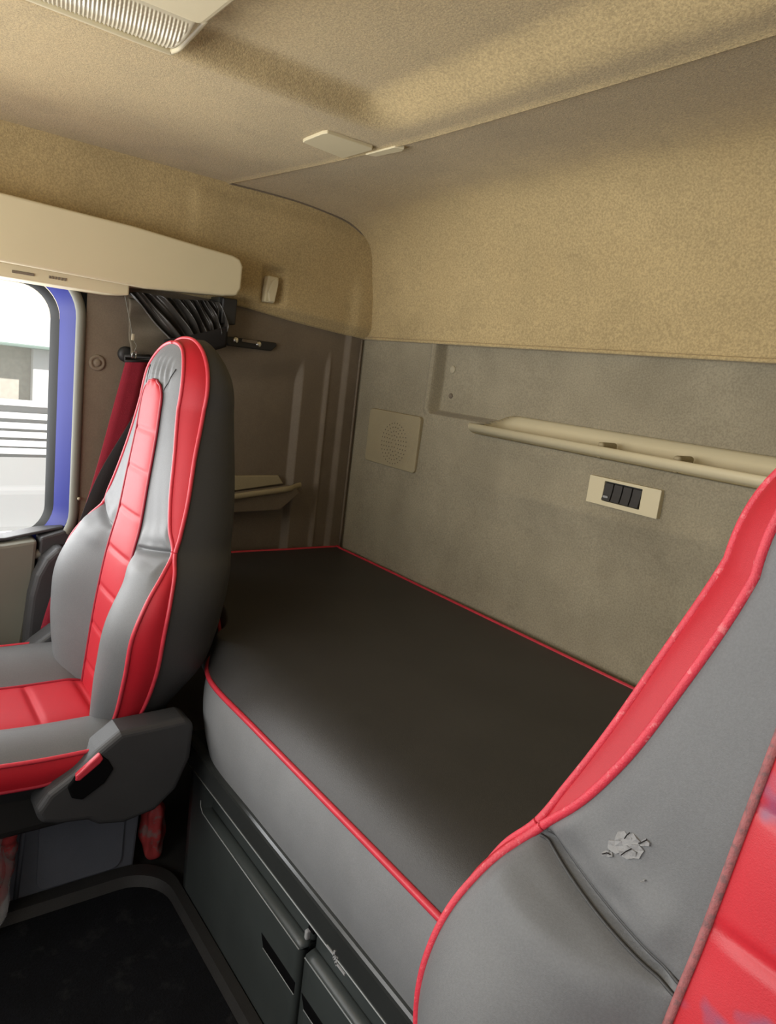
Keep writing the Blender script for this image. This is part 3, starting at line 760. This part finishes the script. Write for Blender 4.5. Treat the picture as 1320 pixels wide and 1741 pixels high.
def make_seat(xc, name, label, worn, group):
    root = thing(name, (xc, -0.95, 0.0), label, 'seat', group)
    # front of the backrest
    us = lsp(-1, 1, 121)
    grid('backrest', lambda u, z: (xc + u * max(WF(z), 0.0005), yfront(u * max(WF(z), 0.0005), z), ZF(z)), us, ZS, 'leather', root)
    # centre stripe, quilted
    seams = [1.04, 0.955, 0.862, 0.772, 0.682, 0.592, 0.50]
    def stripe(u, z):
        h = STRIPE(z)
        if z > 1.10: h *= max(0.02, 1 - ((z - 1.10) / 0.045) ** 2.4) ** 0.5
        d = min(abs(z - s - 0.0 * u) for s in seams)
        puff = 0.0045 - 0.0045 * math.exp(-(d / 0.0045) ** 2) + 0.0015 * (1 - u * u)
        x = u * h
        return (xc + x, yfront(x * 0.98 if abs(x) < STRIPE(z) else x, z) - 0.002 - puff * (1 - abs(u) ** 6), z)
    zz = sorted(set([0.43 + 0.67 * i / 150 for i in range(151)] + [1.10 + 0.0449 * math.sin(math.pi / 2 * i / 14) for i in range(15)]))
    st = grid('center_stripe', stripe, lsp(-1, 1, 17), zz, 'red_worn' if worn else 'red', root)
    pr = [stripe(1, z) for z in zz] + [stripe(-1, z) for z in reversed(zz)]
    tube('stripe_piping', [(p[0], p[1] - 0.001, p[2]) for p in pr], 0.0034 if worn else 0.0030, 'pipe_grey' if worn else 'dpipe', root, seg=6)
    # gussets (red side bands): one over the head, one either side below the waist
    zu = [z for z in ZS if z >= 0.834]
    def band(path, nm, pipem):
        def f(i, s):
            sd, z = path[i]
            g = GG(z); w_ = WF(z) + (W(z) + 0.006 - WF(z)) * s + 0.006 * math.sin(math.pi * s) * min(1, g / 0.03)
            return (xc + sd * w_, YE(z) + g * s, ZF(z) + (z - ZF(z)) * s)
        grid(nm, f, list(range(len(path))), lsp(0, 1, 7), 'red', root)
        tube('piping', [f(i, 0) for i in range(len(path))], 0.0042, pipem, root, seg=8)
        tube('piping', [f(i, 1) for i in range(len(path))], 0.0042, pipem, root, seg=8)
    pm = 'pipe_worn' if worn else 'pipe'
    band([(1, z) for z in zu] + [(-1, z) for z in reversed(zu)], 'headrest_gusset', pm)
    zlw = [z for z in ZS if 0.445 <= z <= 0.834]
    band([(1, z) for z in zlw], 'lower_gusset', pm)
    band([(-1, z) for z in zlw], 'lower_gusset', pm)
    if worn:
        for dz in (-0.0035, 0.0035):
            path = []
            for i in range(60):
                q = 0.01 + 0.95 * i / 59
                z = 0.804 + 0.028 * q + dz * (1.3 - 0.3 * q)
                ts = min(STRIPE(z) / WF(z), 0.75); u = -WF(z) * (ts + q * (1 - ts))
                path.append((xc + u, yfront(u, z) - 0.0006, z))
            tube('waist_seam', path, 0.0016, 'leather_back', root, seg=6)
    for sd in (-1, 1):
        path = [(xc + sd * (0.050 + 0.028 * t), 0, 1.118 + 0.055 * t) for t in lsp(0, 1, 14)]
        tube('dart_seam', [(p[0], yfront(p[0] - xc, p[2]) - 0.0004, p[2]) for p in path], 0.0012, 'leather_back', root, seg=6)
    # shell of the back
    def back(th, z):
        c, s = math.cos(th), math.sin(th)
        w_ = (W(z) + 0.006); wb = w_ * (1 - 0.30 * (1 - ss(0.44, 0.62, z)) * min(1, abs(s) * 1.5))
        yo = YE(z) + GG(z); yb = YB(z)
        return (xc + math.copysign(abs(c) ** 0.55, c) * wb, yo + (yb - yo) * (s ** 0.60 if s > 0 else 0), z)
    ZB = sorted(set(ZS))
    grid('back_cover', back, [math.pi * i / 40 for i in range(41)], ZB, 'leather_back', root)
    # cushion
    def cw(y): return 0.268 - 0.05 * ss(-1.36, -1.45, y) if False else 0.268 - 0.05 * (1 - ss(-1.47, -1.36, y))
    def ztop(u, y):
        w_ = cw(y); t = min(abs(u) / w_, 1); ts = 0.095 / w_; q = max(0, (t - ts) / (1 - ts))
        z = 0.447 + 0.048 * math.sin(math.pi / 2 * min(q / 0.6, 1)) - (0.018 * ((q - 0.6) / 0.4) ** 2 if q > 0.6 else 0)
        z += 0.02 * ss(-1.30, -1.0, -abs(y) * 0 - 1.5) + 0.012 * (1 - ss(-1.25, -1.0, y)) - 0.05 * (1 - ss(-1.47, -1.38, y))
        z -= 0.010 * ss(-0.92, -0.86, y)
        return z
    ys = lsp(-1.46, -0.83, 60)
    grid('seat_cushion', lambda u, y: (xc + u * cw(y), y, ztop(u * cw(y), y)), lsp(-1, 1, 81), ys, 'leather', root)
    cs = [-0.90, -1.005, -1.11, -1.215, -1.32]
    def cstr(u, y):
        d = min(abs(y - s + 0.03 * (u * 0)) for s in cs)
        return (xc + u * 0.097, y, ztop(u * 0.093, y) + 0.002 + (0.006 - 0.006 * math.exp(-(d / 0.006) ** 2)) * (1 - abs(u) ** 6))
    yy = lsp(-1.45, -0.862, 110)
    grid('cushion_stripe', cstr, lsp(-1, 1, 15), yy, 'red', root)
    for sd in (-1, 1):
        tube('cushion_piping', [(xc + sd * 0.097, y, ztop(0.093, y) + 0.003) for y in yy], 0.0036, 'dpipe', root, seg=6)
        yg = lsp(-1.45, -0.90, 50)
        g = lambda y, s, sd=sd: (xc + sd * (cw(y) + 0.004 + 0.006 * math.sin(math.pi * s)), y, ztop(cw(y), y) - (0.050 - 0.022 * ss(-1.05, -0.92, y)) * s)
        grid('cushion_gusset', g, yg, lsp(0, 1, 6), 'red', root)
        tube('cushion_piping', [g(y, 0) for y in yg], 0.004, 'pipe', root, seg=8)
        tube('cushion_piping', [g(y, 1) for y in yg], 0.0035, 'dpipe', root, seg=8)
        grid('cushion_skirt', lambda y, s, sd=sd: (xc + sd * (cw(y) + 0.002 - 0.06 * s), y, ztop(cw(y), y) - 0.045 - 0.075 * s), yg, lsp(0, 1, 4), 'shell', root)
    grid('cushion_front', lambda u, s: (xc + u * cw(-1.46), -1.46 + 0.02 * s, ztop(u * cw(-1.46), -1.46) * (1 - s) + 0.33 * s), lsp(-1, 1, 30), lsp(0, 1, 6), 'leather', root)
    # plastic side shells with buckle on the inboard side
    inb = 1 if xc < 1.0 else -1
    for sd in (-1, 1):
        pl = [(-0.772, 0.50), (-0.79, 0.520), (-0.86, 0.518), (-0.915, 0.517), (-0.955, 0.487), (-0.99, 0.455), (-1.035, 0.425), (-1.055, 0.395), (-1.045, 0.368), (-1.015, 0.358), (-0.965, 0.350), (-0.945, 0.335), (-0.90, 0.325), (-0.84, 0.335), (-0.80, 0.37), (-0.776, 0.43)]
        e0, e1 = (xc + sd * 0.235, xc + sd * 0.300)
        prism('side_shell', pl, 'x', min(e0, e1), max(e0, e1), 'shell', root, bv=0.012, seg=4)
        if sd == inb:
            hp_ = [(-0.935, 0.468), (-0.951, 0.484), (-0.992, 0.448), (-1.004, 0.432), (-0.996, 0.408), (-0.978, 0.400), (-0.940, 0.424), (-0.925, 0.448)]
            e0, e1 = xc + sd * 0.262, xc + sd * 0.3035
            bk_ = prism('buckle', hp_, 'x', min(e0, e1), max(e0, e1), 'void', root, bv=0.003)
            rp_ = [(-0.944, 0.474), (-0.951, 0.486), (-0.990, 0.452), (-0.993, 0.442), (-0.984, 0.440), (-0.950, 0.466)]
            e0, e1 = xc + sd * 0.262, xc + sd * 0.3048
            prism('release_button', rp_, 'x', min(e0, e1), max(e0, e1), 'pipe', bk_, bv=0.003)
    # frame block and pedestal
    box('seat_frame', (xc - 0.225, -1.36, 0.30), (xc + 0.225, -0.80, 0.432), 'black', root, bv=0.02, seg=3)
    ft = []
    V = []
    for (z, x0, x1, y0, y1) in ((0.0, -0.235, 0.035, -1.12, -0.785), (0.31, -0.21, 0.055, -1.07, -0.775)):
        V += [(xc + inb * a, b, z) for a, b in ((x0, y0), (x1, y0), (x1, y1), (x0, y1))]
    pd = from_data('pedestal', V, [(0, 1, 2, 3), (4, 5, 6, 7), (0, 1, 5, 4), (1, 2, 6, 5), (2, 3, 7, 6), (3, 0, 4, 7)], 'pedestal', root, smooth=False)
    bevel(pd, 0.006, 2)
    V = [(xc + inb * (0.037 + 0.0205 * z / 0.31 + dx), y, z) for dx in (-0.002, 0.004) for (y, z) in rrect(-0.995, 0.03, -0.815, 0.275, 0.025)]
    n_ = len(V) // 2
    bevel(from_data('pedestal_panel', V, [tuple(range(n_)), tuple(range(n_, 2 * n_))] + [(i, (i + 1) % n_, n_ + (i + 1) % n_, n_ + i) for i in range(n_)], 'pedestal', root, smooth=False), 0.002)
    tube('pedestal_rib', [(xc + inb * 0.041, -1.035, 0.03), (xc + inb * 0.053, -1.022, 0.235)], 0.005, 'pedestal', root)
    return root
make_seat(0.410, 'cab_seat', 'complete red and charcoal seat with tall narrow backrest by the far side window', False, None)
near = make_seat(1.806, 'cab_seat', 'close up seat backrest with torn grey leatherette at the right edge of the frame', True, None)

# torn patch on the near seat
def near_pt(px_, py_, lift=0.0):
    y = -0.80
    for _ in range(30):
        q = onY(px_, py_, y); y = 0.5 * y + 0.5 * (yfront(q[0] - 1.806, q[2]))
    return (q[0], y - lift, q[2])
rnd = random.Random(7)
flakes = [((1046, 1438), 15), ((1060, 1424), 13), ((1074, 1432), 14), ((1086, 1446), 13), ((1066, 1448), 15), ((1098, 1432), 8), ((1036, 1450), 7), ((1095, 1498), 4)]
for (c, r) in flakes:
    ring_ = []
    k = 9
    for i in range(k):
        t = 2 * math.pi * i / k; rr_ = 1.35 * r * rnd.uniform(0.55, 1.15)
        ring_.append(near_pt(c[0] + rr_ * math.cos(t), c[1] + 0.75 * rr_ * math.sin(t), rnd.uniform(0.0003, 0.0026)))
    cp = near_pt(c[0], c[1], 0.0008)
    V = [cp] + ring_ + [(p[0], p[1] + 0.005, p[2]) for p in ring_]
    Fc = [(0, 1 + i, 1 + (i + 1) % k) for i in range(k)] + [(1 + i, 1 + (i + 1) % k, 1 + k + (i + 1) % k, 1 + k + i) for i in range(k)]
    from_data('torn_flake', V, Fc, 'torn', near, smooth=False)
for pts in (((1028, 1450), (1036, 1448), (1042, 1451)), ((1066, 1424), (1070, 1418), (1075, 1414)), ((1060, 1452), (1068, 1446), (1078, 1441)), ((1090, 1432), (1096, 1430), (1104, 1426))):
    tube('crack', [near_pt(a, b, 0.0030) for a, b in pts], 0.0005, 'crack', near, seg=5)

# ================================================================== FLOOR THINGS
fm = thing('floor_mat', (1.0, -1.2, 0.0), 'black carpet floor mat in a raised charcoal rim between the seats', 'floor mat')
inner = rrect(0.505, -1.80, 1.52, -0.748, 0.09, 8); outer = rrect(0.452, -1.86, 1.56, -0.716, 0.10, 8)
mid = rrect(0.488, -1.82, 1.54, -0.738, 0.095, 8)
V = []
for z, L_ in ((0.001, outer), (0.028, outer), (0.030, mid), (0.010, inner)): V += [(p[0], p[1], z) for p in L_]
n_ = len(inner)
Fc = [(j * n_ + i, j * n_ + (i + 1) % n_, (j + 1) * n_ + (i + 1) % n_, (j + 1) * n_ + i) for j in range(3) for i in range(n_)]
autosmooth(from_data('mat_rim', V, Fc, 'floor', fm))
prism('carpet', rrect(0.503, -1.805, 1.523, -0.746, 0.09, 8), 'z', 0.001, 0.013, 'mat', fm, bv=0.002)

def crumple(name, c, size, m, label, cat, seed, parent=None):
    rn = random.Random(seed)
    bm = bmesh.new(); bmesh.ops.create_icosphere(bm, subdivisions=4, radius=1.0)
    ph = [rn.uniform(0, 6) for _ in range(9)]
    for v in bm.verts:
        p = v.co.copy()
        d = 1 + 0.10 * math.sin(5 * p.x + ph[0] + 3 * p.z) + 0.10 * math.sin(7 * p.y + ph[1] + 4 * p.x) + 0.08 * math.sin(9 * p.z + ph[2]) + 0.05 * abs(math.sin(14 * (p.x + p.y) + ph[3]))
        v.co = Vector((p.x * size[0] * d, p.y * size[1] * d, p.z * size[2] * (1 + 0.05 * math.sin(5 * p.x + ph[4]))))
    me = bpy.data.meshes.new(name); bm.to_mesh(me); bm.free()
    o = link(name, me, m, parent); 
    if parent is None: o.location = c
    else: o.location = Vector(c) - parent.location
    if label: tag(o, label, cat)
    return o
crumple('crumpled_wrapper', (0.425, -0.735, 0.085), (0.030, 0.028, 0.084), 'ragdark', 'crumpled red and white wrapper on the floor behind the seat pedestal', 'wrapper', 3)
bd = thing('wrapped_bundle', (0.52, -1.115, 0.0), 'red bundle wrapped in clear plastic film below the far seat front', 'bundle')
tube('red_roll', cr([(0.495, -1.085, 0.045), (0.50, -1.070, 0.12), (0.51, -1.062, 0.20), (0.52, -1.068, 0.245)], 8), [0.017 + 0.002 * math.sin(i * 1.3) for i in range(25)], 'ragdark', bd, seg=14)
crumple('plastic_film', (0.52, -1.118, 0.155), (0.038, 0.055, 0.145), 'film', None, None, 9, bd)

# ================================================================== OUTSIDE, beyond the side window
struct(box('ground_yard', (-14, -7, -1.45), (-0.5, 9, -1.40), 'asphalt', bv=0))
hs = thing('workshop_building', (-7.0, 0.8, -1.4), 'pale building with green gutter across the yard outside the side window', 'building')
def zo(py_, X): return onX(40, py_, X)[2]
XB = -7.0
box('plaster_wall', (XB - 0.3, -5, -1.4), (XB, 7, zo(590, XB)), 'wallgrey', hs, bv=0.01)
box('white_fascia', (XB - 0.2, -5, zo(588, XB)), (XB + 0.25, 7, zo(536, XB)), 'white', hs, bv=0.01)
box('gutter', (XB + 0.02, -5, zo(591, XB + 0.3)), (XB + 0.32, 7, zo(585, XB + 0.3)), 'green', hs, bv=0.01)
box('gable', (XB - 0.5, -5, zo(536, XB)), (XB - 0.1, 7, zo(536, XB) + 2.2), 'beige', hs, bv=0.01)
q = onX(70, 640, XB + 0.1)
box('white_post', (XB, q[1] - 0.09, -1.4), (XB + 0.12, q[1] + 0.16, zo(590, XB)), 'white', hs, bv=0.01)
fn = thing('slat_barrier', (-5.0, 0.4, -1.4), 'white horizontal slat barrier in front of the pale building outside', 'fence')
XF = -5.0
for k, py_ in enumerate((683, 705, 722, 737, 752, 765)):
    z = zo(py_, XF)
    box('slat', (XF - 0.03, -5, z - 0.040), (XF, 6, z + 0.012), 'white', fn, bv=0.004)
box('slat_backing', (XF - 0.10, -5, -1.4), (XF - 0.06, 6, zo(690, XF)), 'greyout', fn, bv=0.004)
cr_ = thing('parked_car', (-3.6, 0.1, -1.4), 'white car parked in the yard seen low in the side window', 'car')
zc_ = zo(800, -3.6)
prism('body', [(-2.4, -1.2), (-2.4, zc_ - 0.42), (-1.5, zc_ - 0.30), (1.2, zc_ - 0.30), (2.0, zc_ - 0.45), (2.0, -1.2)], 'x', -4.4, -2.9, 'white', cr_, bv=0.06, seg=3)
prism('roof', [(-1.7, zc_ - 0.32), (-1.1, zc_ - 0.02), (0.35, zc_), (1.1, zc_ - 0.32)], 'x', -4.3, -3.05, 'greyout', cr_, bv=0.05, seg=3)
for y_ in (-1.6, 1.3):
    disc('wheel', (-2.92, y_, -1.1), (1, 0, 0), [(0.30, -0.15), (0.30, 0.03), (0.2, 0.05), (0.05, 0.05)], 'rubber', cr_)
